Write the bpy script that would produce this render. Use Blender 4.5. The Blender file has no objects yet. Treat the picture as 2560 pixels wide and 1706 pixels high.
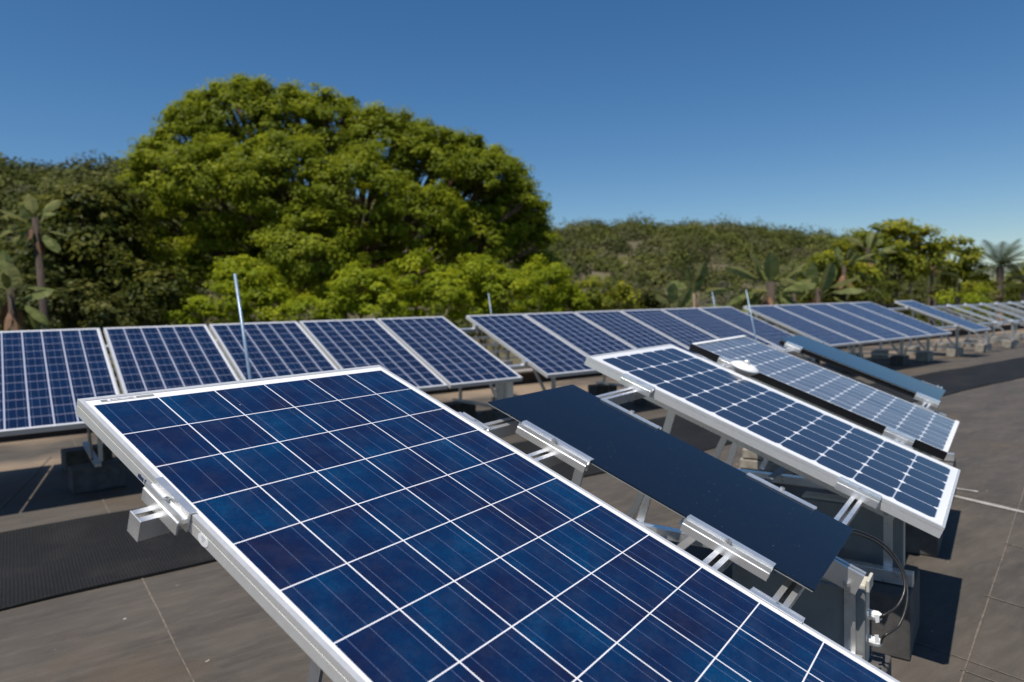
import bpy, math, random
import numpy as np
from mathutils import Vector, Matrix
S = bpy.context.scene
COL = S.collection
R = math.radians
random.seed(7); RNG = np.random.default_rng(7)

# ------------------------------------------------------------------ camera
CR = np.array([[0.5886442, 0.80643914, 0.05615976], [-0.80798033, 0.58914024, 0.00903119], [-0.02580287, -0.05069214, 0.99838095]])
CP = np.array([0.0077, -0.0039, 1.5068]); FPX = 1700.3
cam = bpy.data.objects.new('camera', bpy.data.cameras.new('camera')); COL.objects.link(cam)
M = Matrix.Identity(4)
for i in range(3):
    M[i][0] = CR[i, 0]; M[i][1] = CR[i, 2]; M[i][2] = -CR[i, 1]; M[i][3] = CP[i]
cam.matrix_world = M
cam.data.sensor_width = 36; cam.data.lens = FPX / 2560 * 36
cam.data.clip_start = 0.05; cam.data.clip_end = 3000
cam.data.dof.use_dof = True; cam.data.dof.focus_distance = 1.85; cam.data.dof.aperture_fstop = 2.6
cam.data.dof.aperture_blades = 8
S.camera = cam

# ------------------------------------------------------------------ light
SUN = Vector((-0.42, 0.0, 1.0)).normalized()
el = math.asin(SUN.z); az = math.atan2(SUN.x, SUN.y)
W = bpy.data.worlds.new('World'); S.world = W; W.use_nodes = True
nt = W.node_tree; bg = nt.nodes['Background']
sky = nt.nodes.new('ShaderNodeTexSky'); sky.sky_type = 'NISHITA'; sky.sun_disc = False
sky.sun_elevation = el; sky.sun_rotation = az; sky.altitude = 300; sky.air_density = 1.0; sky.dust_density = 0.3; sky.ozone_density = 3.0
hs = nt.nodes.new('ShaderNodeHueSaturation'); hs.inputs['Saturation'].default_value = 1.28; hs.inputs['Hue'].default_value = 0.501
nt.links.new(sky.outputs[0], hs.inputs['Color']); nt.links.new(hs.outputs[0], bg.inputs[0]); bg.inputs[1].default_value = 0.090
sl = bpy.data.lights.new('sun', 'SUN'); sl.energy = 4.9; sl.angle = R(0.5); sl.color = (1, 0.935, 0.84)
so = bpy.data.objects.new('sun', sl); COL.objects.link(so); so.rotation_euler = SUN.to_track_quat('Z', 'Y').to_euler()
S.view_settings.view_transform = 'Standard'; S.view_settings.look = 'None'; S.view_settings.gamma = 1; S.view_settings.exposure = 0.07
S.cycles.use_denoising = True; S.cycles.max_bounces = 8

# ------------------------------------------------------------------ helpers
def P(px, py, d):
    """world point seen at photo pixel (2560x1706) at depth d"""
    v = np.array([(px - 1280) / FPX, 1.0, -(py - 853) / FPX]) * d
    return Vector(CP + CR @ v)

class MB:
    def __init__(s): s.v = []; s.f = []
    def add(s, vs, fs):
        b = len(s.v); s.v += [tuple(p) for p in vs]; s.f += [tuple(b + i for i in f) for f in fs]; return s
    def box(s, lo, hi, T=None):
        x0, y0, z0 = lo; x1, y1, z1 = hi
        vs = [Vector(p) for p in ((x0,y0,z0),(x1,y0,z0),(x1,y1,z0),(x0,y1,z0),(x0,y0,z1),(x1,y0,z1),(x1,y1,z1),(x0,y1,z1))]
        if T: vs = [T @ p for p in vs]
        return s.add(vs, [(0,3,2,1),(4,5,6,7),(0,1,5,4),(1,2,6,5),(2,3,7,6),(3,0,4,7)])
    def prism(s, poly, a, b, up=(0,0,1)):
        """profile poly [(x,y)..] extruded from a to b; y of the profile along up"""
        a = Vector(a); b = Vector(b); t = (b - a).normalized(); x = t.cross(Vector(up)).normalized(); y = x.cross(t).normalized()
        n = len(poly)
        vs = [a + x * p[0] + y * p[1] for p in poly] + [b + x * p[0] + y * p[1] for p in poly]
        fs = [tuple(range(n)), tuple(range(2 * n - 1, n - 1, -1))] + [(i, i + n, (i + 1) % n + n, (i + 1) % n) for i in range(n)]
        return s.add(vs, fs)
    def bar(s, a, b, w, h, up=(0,0,1)):
        return s.prism([(-w/2,-h/2),(w/2,-h/2),(w/2,h/2),(-w/2,h/2)], a, b, up)
    def tube(s, pts, rs, n=8, cap=True):
        pts = [Vector(p) for p in pts]; m = len(pts)
        if not hasattr(rs, '__len__'): rs = [rs] * m
        ref = Vector((0.3, 0.5, 0.81)); vs = []
        for i, p in enumerate(pts):
            t = (pts[min(i+1, m-1)] - pts[max(i-1, 0)]).normalized()
            x = t.cross(ref).normalized(); y = t.cross(x)
            for k in range(n):
                a = 2 * math.pi * k / n; vs.append(p + (x * math.cos(a) + y * math.sin(a)) * rs[i])
        fs = [(i*n+k, i*n+(k+1) % n, (i+1)*n+(k+1) % n, (i+1)*n+k) for i in range(m-1) for k in range(n)]
        if cap: fs += [tuple(range(n))[::-1], tuple(range((m-1)*n, m*n))]
        return s.add(vs, fs)
    def lathe(s, prof, T, n=24):
        m = len(prof); vs = [T @ Vector((r * math.cos(2*math.pi*k/n), r * math.sin(2*math.pi*k/n), z)) for r, z in prof for k in range(n)]
        fs = [(i*n+k, i*n+(k+1) % n, (i+1)*n+(k+1) % n, (i+1)*n+k) for i in range(m-1) for k in range(n)] + [tuple(range(n))[::-1], tuple(range((m-1)*n, m*n))]
        return s.add(vs, fs)
    def build(s, name, mat, parent=None, smooth=False, bevel=0):
        me = bpy.data.meshes.new(name); me.from_pydata(s.v, [], s.f); me.update()
        o = bpy.data.objects.new(name, me); COL.objects.link(o); me.materials.append(mat)
        if smooth:
            for p in me.polygons: p.use_smooth = True
        if parent: o.parent = parent
        if bevel:
            b = o.modifiers.new('bevel', 'BEVEL'); b.width = bevel; b.segments = 2; b.limit_method = 'ANGLE'
        return o

def empty(name, loc=(0,0,0), mat=None):
    o = bpy.data.objects.new(name, None); COL.objects.link(o); o.empty_display_size = 0.1
    if mat: o.matrix_world = mat
    else: o.location = loc
    return o
def tag(o, label=None, cat=None, group=None, kind=None):
    if label: o['label'] = label
    if cat: o['category'] = cat
    if group: o['group'] = group
    if kind: o['kind'] = kind
    return o
def copy_tree(o, parent=None):
    c = o.copy(); COL.objects.link(c); c.parent = parent
    for ch in list(o.children): copy_tree(ch, c)
    return c

# ------------------------------------------------------------------ materials
class NT:
    def __init__(s, name):
        s.m = bpy.data.materials.new(name); s.m.use_nodes = True; s.t = s.m.node_tree; s.t.nodes.clear()
        s.out = s.n('ShaderNodeOutputMaterial')
    def n(s, ty, **kw):
        q = s.t.nodes.new(ty)
        for k, v in kw.items(): setattr(q, k, v)
        return q
    def L(s, a, b): s.t.links.new(a, b)
    def val(s, sock, v):
        if isinstance(v, (int, float)): sock.default_value = v
        elif isinstance(v, (tuple, list)): sock.default_value = (*v, 1) if len(v) == 3 and sock.type == 'RGBA' else v
        else: s.L(v, sock)
    def math(s, op, a, b=0.0, c=None):
        q = s.n('ShaderNodeMath', operation=op); s.val(q.inputs[0], a); s.val(q.inputs[1], b)
        if c is not None: s.val(q.inputs[2], c)
        return q.outputs[0]
    def mix(s, f, a, b):
        q = s.n('ShaderNodeMix', data_type='RGBA'); s.val(q.inputs[0], f); s.val(q.inputs[6], a); s.val(q.inputs[7], b); return q.outputs[2]
    def xyz(s, kind='Object'):
        tc = s.n('ShaderNodeTexCoord'); sp = s.n('ShaderNodeSeparateXYZ'); s.L(tc.outputs[kind], sp.inputs[0]); return tc.outputs[kind], sp.outputs
    def noise(s, vec, scale, detail=3, rough=0.5, dim='3D'):
        q = s.n('ShaderNodeTexNoise'); s.val(q.inputs['Vector'], vec) if vec is not None else None
        q.inputs['Scale'].default_value = scale; q.inputs['Detail'].default_value = detail; q.inputs['Roughness'].default_value = rough
        return q.outputs['Fac']
    def ramp(s, f, stops):
        q = s.n('ShaderNodeValToRGB'); e = q.color_ramp.elements
        while len(e) < len(stops): e.new(0.5)
        for k, (p, c) in enumerate(stops): e[k].position = p; e[k].color = (*c, 1) if len(c) == 3 else c
        s.L(f, q.inputs[0]); return q.outputs[0]
    def mapr(s, f, a, b, c=0.0, d=1.0):
        q = s.n('ShaderNodeMapRange'); s.val(q.inputs[0], f)
        for i, v in enumerate((a, b, c, d)): q.inputs[i+1].default_value = v
        return q.outputs[0]
    def scale(s, vec, sc):
        q = s.n('ShaderNodeVectorMath', operation='MULTIPLY'); s.L(vec, q.inputs[0]); q.inputs[1].default_value = sc; return q.outputs[0]
    def bsdf(s, color, rough=0.5, metal=0.0, spec=0.5, bump=None, bstr=0.3, bdist=0.01, coat=0.0):
        q = s.n('ShaderNodeBsdfPrincipled'); s.val(q.inputs['Base Color'], color); s.val(q.inputs['Roughness'], rough)
        s.val(q.inputs['Metallic'], metal); s.val(q.inputs['Specular IOR Level'], spec)
        if coat: q.inputs['Coat Weight'].default_value = coat; q.inputs['Coat Roughness'].default_value = 0.03
        if bump is not None:
            b = s.n('ShaderNodeBump'); b.inputs['Strength'].default_value = bstr; b.inputs['Distance'].default_value = bdist
            s.L(bump, b.inputs['Height']); s.L(b.outputs[0], q.inputs['Normal'])
        s.L(q.outputs[0], s.out.inputs[0]); return s.m

def simple(name, col, rough=0.5, metal=0.0, var=0.15, sc=8.0, spec=0.5, bstr=0.15, bdist=0.003, stretch=(1,1,1)):
    t = NT(name); v, _ = t.xyz(); v = t.scale(v, stretch)
    n1 = t.noise(v, sc, 5, 0.6); n2 = t.noise(v, sc * 9, 3, 0.6)
    f = t.mapr(n1, 0.3, 0.7)
    c = t.mix(f, tuple(x * (1 - var) for x in col), tuple(min(1, x * (1 + var)) for x in col))
    r = t.mapr(n2, 0.3, 0.7, max(0.03, rough - 0.08), rough + 0.08)
    return t.bsdf(c, r, metal, spec, n2, bstr, bdist)

MAT = {}
MAT['frame'] = simple('anodised_frame', (0.76, 0.755, 0.74), 0.36, 0.5, 0.03, 5, bstr=0.0)
MAT['alu'] = simple('mill_aluminium', (0.86, 0.855, 0.84), 0.32, 0.80, 0.02, 2, bstr=0.0)
MAT['galv'] = simple('galvanised_steel', (0.50, 0.50, 0.49), 0.42, 0.75, 0.1, 6, bstr=0.04)
MAT['black'] = simple('black_anodised', (0.012, 0.012, 0.013), 0.35, 0.2, 0.2)
MAT['dull'] = simple('dull_steel', (0.22, 0.22, 0.22), 0.6, 0.2, 0.15, 8)
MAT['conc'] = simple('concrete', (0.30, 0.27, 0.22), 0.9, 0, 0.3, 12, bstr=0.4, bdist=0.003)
MAT['conc_shaded'] = simple('shaded_concrete', (0.085, 0.08, 0.075), 0.9, 0, 0.3, 14, bstr=0.35, bdist=0.003)  # concrete toned down to stand for the deep shade under the racks
MAT['beige'] = simple('beige_plastic', (0.55, 0.53, 0.45), 0.45, 0, 0.05)
MAT['grey_lid'] = simple('grey_cabinet', (0.20, 0.21, 0.21), 0.5, 0, 0.12, 10)
MAT['white'] = simple('white_plastic', (0.8, 0.8, 0.79), 0.35, 0, 0.04)
MAT['cable'] = simple('black_cable', (0.02, 0.02, 0.02), 0.4, 0, 0.1)
MAT['rubber'] = simple('black_rubber', (0.015, 0.015, 0.015), 0.6, 0, 0.2)
MAT['rod'] = simple('pale_blue_rod', (0.20, 0.28, 0.38), 0.35, 0.2, 0.1)
MAT['ink'] = simple('blue_ink', (0.02, 0.04, 0.12), 0.5, 0, 0.1)
MAT['seam'] = simple('seam', (0.135, 0.115, 0.092), 0.8, 0, 0.4, 30)
MAT['strip'] = simple('pale_strip', (0.34, 0.32, 0.30), 0.7, 0, 0.25, 14)
MAT['coping'] = simple('coping', (0.30, 0.27, 0.24), 0.8, 0, 0.2)
MAT['parapet'] = simple('parapet', (0.06, 0.045, 0.036), 0.9, 0, 0.3, 3)  # wall brown darkened for the shade below the coping
MAT['redcap'] = simple('brass', (0.45, 0.25, 0.05), 0.4, 0.5)
MAT['bark'] = simple('bark', (0.07, 0.05, 0.038), 0.9, 0, 0.35, 4, bstr=0.8, bdist=0.03, stretch=(1, 1, 0.2))
MAT['redbark'] = simple('red_bark', (0.13, 0.07, 0.045), 0.9, 0, 0.35, 4, bstr=0.8, bdist=0.03)
MAT['palebark'] = simple('pale_bark', (0.25, 0.18, 0.13), 0.9, 0, 0.4, 4, bstr=0.8, bdist=0.03, stretch=(1, 1, 0.25))
MAT['dry'] = simple('dry_leaf', (0.20, 0.11, 0.06), 0.9, 0, 0.35, 5)

def line(t, c, period, width, phase=0.0):
    f = t.math('FRACT', t.math('DIVIDE', t.math('SUBTRACT', c, phase), period))
    return t.math('GREATER_THAN', t.math('ABSOLUTE', t.math('SUBTRACT', f, 0.5)), 0.5 - width / (2 * period))

def poly_mat(name, cx0, cy0, p, gx, gy, nb, bw, near):
    """polycrystalline panel face; panel local x across, -y down the slope; grid origin at cx0, cy0"""
    t = NT(name); vec, o = t.xyz()
    x = t.math('SUBTRACT', o[0], cx0); y = t.math('SUBTRACT', t.math('MULTIPLY', o[1], -1.0), cy0)
    vl = line(t, x, p, gx); hl = line(t, y, p, gy) if near else t.math('MAXIMUM', line(t, y, p, 0.004, 0.006), line(t, y, p, 0.004, -0.006))
    inx = t.math('MULTIPLY', t.math('GREATER_THAN', x, 0.0), t.math('LESS_THAN', x, 6 * p))
    iny = t.math('MULTIPLY', t.math('GREATER_THAN', y, 0.0), t.math('LESS_THAN', y, 12 * p))
    inside = t.math('MULTIPLY', inx, iny)
    # cell id colour
    cb = t.n('ShaderNodeCombineXYZ'); t.L(t.math('FLOOR', t.math('DIVIDE', x, p)), cb.inputs[0]); t.L(t.math('FLOOR', t.math('DIVIDE', y, p)), cb.inputs[1])
    oi = t.n('ShaderNodeObjectInfo'); t.L(oi.outputs['Random'], cb.inputs[2])
    wn = t.n('ShaderNodeTexWhiteNoise'); t.L(cb.outputs[0], wn.inputs[0])
    vor = t.n('ShaderNodeTexVoronoi'); vor.inputs['Scale'].default_value = 210; t.L(vec, vor.inputs['Vector'])
    n1 = t.noise(vec, 7.0, 2, 0.5)
    f = t.math('ADD', t.math('MULTIPLY', wn.outputs[0], 0.30), t.math('MULTIPLY', t.mapr(n1, 0.32, 0.82), 0.52))
    sp = t.n('ShaderNodeSeparateColor'); t.L(vor.outputs['Color'], sp.inputs[0])
    f = t.math('ADD', f, t.math('MULTIPLY', sp.outputs[0], 0.17))
    cell = t.ramp(f, [(0.0, (0.010, 0.010, 0.034)), (0.3, (0.005, 0.014, 0.054)), (0.6, (0.003, 0.024, 0.080)), (1.0, (0.002, 0.055, 0.145))] if near
                  else [(0.0, (0.004, 0.008, 0.028)), (0.5, (0.004, 0.012, 0.042)), (1.0, (0.003, 0.018, 0.058))])
    bus = line(t, x, p / nb, bw, p / nb / 2)
    if near:   # broken ribbon look
        bn = t.mapr(t.noise(t.scale(vec, (60, 300, 1)), 1.0, 1), 0.3, 0.7, 0.4, 0.8)
        cell = t.mix(t.math('MULTIPLY', bus, bn), cell, (0.13, 0.16, 0.28))
        dust = t.noise(vec, 16, 6, 0.7); cell = t.mix(t.mapr(dust, 0.45, 0.8, 0, 0.035), cell, (0.35, 0.35, 0.38))
    else:
        cell = t.mix(t.math('MULTIPLY', bus, 0.25), cell, (0.30, 0.36, 0.50))
    c = t.mix(t.math('MULTIPLY', hl, 1.0 if near else 0.42), cell, (0.75, 0.75, 0.80) if near else (0.50, 0.50, 0.62))
    c = t.mix(vl, c, (0.75, 0.75, 0.80) if near else (0.40, 0.42, 0.52))
    c = t.mix(inside, (0.78, 0.78, 0.80), c)
    if near:
        sk = t.noise(vec, 55, 1, 0.3); c = t.mix(t.mapr(sk, 0.83, 0.85, 0, 0.7), c, (0.5, 0.5, 0.48))
    return t.bsdf(c, 0.12 if near else 0.16, 0, 0.32 if near else 0.45)

MAT['poly_near'] = poly_mat('poly_cells_near', 0.020, 0.037, 0.158, 0.0033, 0.0029, 3, 0.0014, True)
MAT['poly_far'] = poly_mat('poly_cells_far', 0.022, 0.03, 0.158, 0.011, 0.003, 3, 0.003, False)

def mono_mat(name, x0, y0, px, py, nx, ny, chamf, base, linec, stripe, wx, wy):
    t = NT(name); vec, o = t.xyz()
    x = t.math('SUBTRACT', o[0], x0); y = t.math('SUBTRACT', t.math('MULTIPLY', o[1], -1.0), y0)
    ax = t.math('MULTIPLY', t.math('SUBTRACT', 0.5, t.math('ABSOLUTE', t.math('SUBTRACT', t.math('FRACT', t.math('DIVIDE', x, px)), 0.5))), px)
    ay = t.math('MULTIPLY', t.math('SUBTRACT', 0.5, t.math('ABSOLUTE', t.math('SUBTRACT', t.math('FRACT', t.math('DIVIDE', y, py)), 0.5))), py)
    lx = t.math('LESS_THAN', ax, wx); ly = t.math('LESS_THAN', ay, wy); co = t.math('LESS_THAN', t.math('ADD', ax, ay), chamf)
    inx = t.math('MULTIPLY', t.math('GREATER_THAN', x, 0.0), t.math('LESS_THAN', x, nx * px))
    iny = t.math('MULTIPLY', t.math('GREATER_THAN', y, 0.0), t.math('LESS_THAN', y, ny * py))
    cell = t.mix(t.noise(vec, 5, 3), tuple(b * 0.8 for b in base), tuple(b * 1.2 for b in base))
    st = t.noise(t.scale(vec, (1, 0.02, 1)), stripe[0], 2, 0.6)
    cell = t.mix(t.mapr(st, 0.42, 0.62, 0, stripe[1]), cell, stripe[2])
    c = t.mix(lx, cell, linec); c = t.mix(ly, c, linec); c = t.mix(co, c, (0.8, 0.8, 0.82))
    c = t.mix(t.math('MULTIPLY', inx, iny), (0.8, 0.8, 0.8), c)
    return t.bsdf(c, 0.14, 0, 0.45)

MAT['mono'] = mono_mat('mono_cells', 0.060, 0.047, 0.1525, 0.1545, 6, 10, 0.019, (0.013, 0.019, 0.042), (0.40, 0.43, 0.52), (60, 0.3, (0.035, 0.045, 0.08)), 0.0035, 0.0028)
MAT['hit'] = mono_mat('back_contact_cells', 0.030, 0.018, 0.128, 0.1235, 8, 12, 0.017, (0.050, 0.056, 0.075), (0.42, 0.45, 0.50), (80, 0.7, (0.24, 0.26, 0.31)), 0.003, 0.0025)

t = NT('dark_film_glass'); v, _ = t.xyz(); nn = t.noise(v, 130, 2, 0.5)
MAT['film'] = t.bsdf(t.mix(t.mapr(nn, 0.72, 0.74), (0.006, 0.010, 0.020), (0.12, 0.13, 0.14)), 0.06, 0, 0.25)

# roof membrane
t = NT('roof_membrane'); v, o = t.xyz()
ro = t.n('ShaderNodeVectorRotate', rotation_type='Z_AXIS'); t.L(v, ro.inputs['Vector']); ro.inputs['Angle'].default_value = R(17.6)
rv = ro.outputs[0]
n1 = t.noise(t.scale(rv, (1, 3.2, 1)), 1.1, 6, 0.62); n2 = t.noise(rv, 0.45, 4, 0.55); n3 = t.noise(rv, 55, 4, 0.7); n4 = t.noise(t.scale(rv, (1, 4, 1)), 5, 5, 0.65)
c = t.mix(t.mapr(n1, 0.3, 0.7), (0.042, 0.036, 0.030), (0.092, 0.078, 0.064))
c = t.mix(t.mapr(n4, 0.45, 0.75, 0, 0.5), c, (0.135, 0.115, 0.093))
c = t.mix(t.mapr(n2, 0.56, 0.70, 0, 0.45), c, (0.22, 0.135, 0.055))
c = t.mix(t.mapr(n3, 0.35, 0.75, 0, 0.35), c, (0.075, 0.065, 0.055))
n6 = t.noise(rv, 0.9, 6, 0.6); c = t.mix(t.mapr(n6, 0.52, 0.62, 0, 0.35), c, (0.045, 0.040, 0.035))
n7 = t.noise(rv, 240, 2, 0.6); c = t.mix(t.mapr(n7, 0.5, 0.75, 0, 0.5), c, (0.15, 0.13, 0.108))
n5 = t.noise(rv, 17, 2, 0.4); c = t.mix(t.mapr(n5, 0.76, 0.79, 0, 0.6), c, (0.5, 0.47, 0.42))
# sandy deposit behind the mat, towards the parapet
sp = t.n('ShaderNodeSeparateXYZ'); t.L(rv, sp.inputs[0])
sand = t.math('MULTIPLY', t.mapr(sp.outputs[1], 7.2, 8.4), t.mapr(n2, 0.44, 0.62))
c = t.mix(t.math('MULTIPLY', sand, 0.75), c, (0.30, 0.225, 0.155))
hb = t.math('ADD', t.math('MULTIPLY', n1, 0.8), t.math('MULTIPLY', n3, 0.12))
MAT['roof'] = t.bsdf(c, t.mapr(n1, 0.3, 0.7, 0.62, 0.85), 0, 0.35, hb, 0.35, 0.02)

# perforated mat
t = NT('perforated_mat'); v, o = t.xyz()
vor = t.n('ShaderNodeTexVoronoi'); vor.inputs['Randomness'].default_value = 0.0; vor.inputs['Scale'].default_value = 1.0
t.L(t.scale(v, (1 / 0.018, 1 / 0.034, 0.0)), vor.inputs['Vector'])
d = vor.outputs['Distance']
hole = t.mapr(d, 0.22, 0.34, 1, 0)
n1 = t.noise(v, 1.3, 4, 0.6); n2 = t.noise(v, 90, 2)
c = t.mix(t.mapr(n1, 0.3, 0.7), (0.009, 0.009, 0.009), (0.019, 0.018, 0.017))
c = t.mix(t.mapr(n2, 0.5, 0.7, 0, 0.4), c, (0.04, 0.038, 0.035))
c = t.mix(hole, c, t.mix(t.mapr(t.noise(v, 2.5, 3), 0.5, 0.65, 0, 0.5), (0.005, 0.005, 0.005), (0.06, 0.055, 0.048)))
MAT['mat'] = t.bsdf(c, 0.7, 0, 0.2, t.math('MULTIPLY', hole, -1.0), 0.8, 0.008)

def leaf_mat(name, dark, light, tip, trans=0.35, rough=0.5):
    t = NT(name); g = t.n('ShaderNodeNewGeometry'); at = t.n('ShaderNodeAttribute'); at.attribute_name = 'tone'
    c = t.mix(t.math('ADD', t.math('MULTIPLY', g.outputs['Random Per Island'], 0.5), t.math('MULTIPLY', at.outputs['Fac'], 0.5)), dark, light)
    c = t.mix(t.mapr(at.outputs['Fac'], 0.55, 1.0, 0, 0.75), c, tip)
    q = t.n('ShaderNodeBsdfPrincipled'); t.L(c, q.inputs['Base Color']); q.inputs['Roughness'].default_value = rough; q.inputs['Specular IOR Level'].default_value = 0.12
    tr = t.n('ShaderNodeBsdfTranslucent'); t.L(t.mix(0.5, c, tip), tr.inputs[0])
    ms = t.n('ShaderNodeMixShader'); ms.inputs[0].default_value = trans
    t.L(q.outputs[0], ms.inputs[1]); t.L(tr.outputs[0], ms.inputs[2]); t.L(ms.outputs[0], t.out.inputs[0]); return t.m
MAT['lf_big'] = leaf_mat('feathery_leaf', (0.098, 0.132, 0.010), (0.245, 0.290, 0.015), (0.36, 0.385, 0.025), 0.45)
MAT['lf_lime'] = leaf_mat('lime_leaf', (0.15, 0.20, 0.010), (0.31, 0.37, 0.016), (0.44, 0.46, 0.025), 0.45)
MAT['lf_dark'] = leaf_mat('dark_leaf', (0.034, 0.048, 0.008), (0.09, 0.105, 0.014), (0.17, 0.165, 0.024), 0.35)
MAT['lf_olive'] = leaf_mat('olive_leaf', (0.036, 0.046, 0.012), (0.085, 0.095, 0.02), (0.15, 0.145, 0.03), 0.3)
MAT['lf_grey'] = leaf_mat('grey_leaf', (0.10, 0.10, 0.07), (0.18, 0.17, 0.12), (0.2, 0.19, 0.15), 0.2)
MAT['lf_mid'] = leaf_mat('mid_leaf', (0.075, 0.10, 0.012), (0.23, 0.26, 0.024), (0.44, 0.41, 0.035), 0.45)
MAT['lf_banana'] = leaf_mat('paddle_leaf', (0.08, 0.105, 0.03), (0.34, 0.36, 0.13), (0.5, 0.48, 0.2), 0.4, 0.55)
MAT['lf_palm'] = leaf_mat('palm_leaf', (0.045, 0.060, 0.022), (0.11, 0.13, 0.05), (0.14, 0.16, 0.07), 0.3, 0.45)
def hill_mat():
    t = NT('hill_bush'); at = t.n('ShaderNodeAttribute'); at.attribute_name = 'tone'; g = t.n('ShaderNodeNewGeometry')
    c = t.ramp(at.outputs['Fac'], [(0.0, (0.050, 0.062, 0.016)), (0.3, (0.10, 0.115, 0.026)), (0.55, (0.16, 0.17, 0.036)), (0.75, (0.11, 0.11, 0.04)), (0.88, (0.14, 0.14, 0.07)), (1.0, (0.23, 0.24, 0.045))])
    c = t.mix(t.math('MULTIPLY', g.outputs['Random Per Island'], 0.5), c, (0.035, 0.045, 0.015))
    q = t.n('ShaderNodeBsdfPrincipled'); t.L(c, q.inputs['Base Color']); q.inputs['Roughness'].default_value = 0.7; q.inputs['Specular IOR Level'].default_value = 0.1
    tr = t.n('ShaderNodeBsdfTranslucent'); t.L(c, tr.inputs[0]); ms = t.n('ShaderNodeMixShader'); ms.inputs[0].default_value = 0.25
    t.L(q.outputs[0], ms.inputs[1]); t.L(tr.outputs[0], ms.inputs[2]); t.L(ms.outputs[0], t.out.inputs[0]); return t.m
MAT['hillbush'] = hill_mat()
MAT['soil'] = simple('soil', (0.10, 0.085, 0.045), 0.95, 0, 0.35, 0.15, bstr=0)
MAT['lawn'] = simple('scrub_ground', (0.07, 0.08, 0.03), 0.95, 0, 0.3, 0.2, bstr=0)

# ------------------------------------------------------------------ frames of reference
A2 = R(-17.569)
U2 = Vector((math.cos(A2), math.sin(A2), 0)); N2 = Vector((-math.sin(A2), math.cos(A2), 0))
def SN(s, n, z=0.0): return U2 * s + N2 * n + Vector((0, 0, z))
T1 = R(21.91); T2 = R(22.04)
NG = Vector((0.7369, 1.8033, 1.2942))            # cell grid origin of the near panel
RX = Vector((1, 0, 0)); RV = Vector((0, -math.cos(T1), -math.sin(T1))); RN = Vector((0, -math.sin(T1), math.cos(T1)))
def rackM(u, v, w=0.0):
    """matrix: local x across, local y up the slope, z normal; origin at rack plane (u, v)"""
    p = NG + RX * u + RV * v + RN * w
    m = Matrix.Identity(4)
    for i in range(3): m[i][0] = RX[i]; m[i][1] = -RV[i]; m[i][2] = RN[i]; m[i][3] = p[i]
    return m
def RP(u, v, w=0.0): return NG + RX * u + RV * v + RN * w

# ------------------------------------------------------------------ setting
g = MB(); g.box((-2500, -2500, -4.2), (2500, 2500, -4.0)); tag(g.build('ground', MAT['lawn']), kind='structure')
rb = MB()
pts = [SN(-8, -9), SN(75, -9), SN(75, 10.9), SN(-8, 10.9)]
rb.add([p for p in pts] + [p + Vector((0, 0, -4.1)) for p in pts], [(0,1,2,3),(7,6,5,4),(0,4,5,1),(1,5,6,2),(2,6,7,3),(3,7,4,0)])
tag(rb.build('roof', MAT['roof']), kind='structure')
sm = MB()
def strip(a, b, w, z=0.004):
    a = Vector((a[0], a[1], 0)); b = Vector((b[0], b[1], 0)); d = (b - a).normalized().cross(Vector((0, 0, 1))) * w / 2
    n = max(2, int((b - a).length / 0.25)); vs = []
    for i in range(n + 1):
        p = a.lerp(b, i / n); k = 1 + random.uniform(-0.35, 0.35); j = d.normalized() * random.uniform(-0.003, 0.003)
        vs += [p + d * k + j + Vector((0, 0, z)), p - d * k + j + Vector((0, 0, z))]
    sm.add(vs, [(2*i, 2*i+1, 2*i+3, 2*i+2) for i in range(n)])
strip((9.0, -0.30), (1.6, 0.24), 0.007)
strip((4.07, 0.08), (3.6, -1.2), 0.008); strip((5.0, 0.0), (4.5, -1.3), 0.008); strip((3.2, 0.14), (2.9, -1.0), 0.008)
for s_ in (-2.6, 0.52, 3.1, 5.7, 8.3, 10.9, 13.5, 16.1, 18.7, 21.3):
    strip(SN(s_, -4)[:2], SN(s_ + 0.03, 10.4)[:2], 0.007, 0.0045)
strip(SN(-0.15, 6.7)[:2], SN(0.28, 8.9)[:2], 0.014, 0.005)
tag(sm.build('roof_seam', MAT['seam']), kind='structure')
sm = MB(); strip((6.01, 0.33), (5.1, -1.42), 0.05, 0.0055); strip((6.25, 0.33), (6.22, 0.17), 0.035, 0.006)
tag(sm.build('roof_marking', MAT['strip']), kind='structure')

# rubber walkway mat (slightly uneven edges)
mm = MB(); n = 140; vs = []
for i in range(n + 1):
    s_ = -3 + 45 * (i / n) ** 1.3
    w0 = 4.36 + 0.015 * math.sin(s_ * 2.1) + 0.01 * math.sin(s_ * 5.3 + 1); w1 = 5.93 + 0.015 * math.sin(s_ * 1.7 + 2) - 0.012 * s_ * (s_ > 8)
    zz = 0.016 + 0.004 * math.sin(s_ * 3.1)
    vs += [(s_, w0, 0.002), (s_, w0, zz), (s_, w0 * 0.6 + w1 * 0.4, 0.016), (s_, w1, zz), (s_, w1, 0.002)]
mm.add(vs, [(5*i+k, 5*i+5+k, 5*i+6+k, 5*i+1+k) for i in range(n) for k in range(4)])
mo = mm.build('rubber_mat', MAT['mat']); mo.rotation_euler.z = A2
for p in mo.data.polygons: p.flip()
tag(mo, 'long black perforated rubber walkway mat laid across the grey roof', 'mat')

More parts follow.
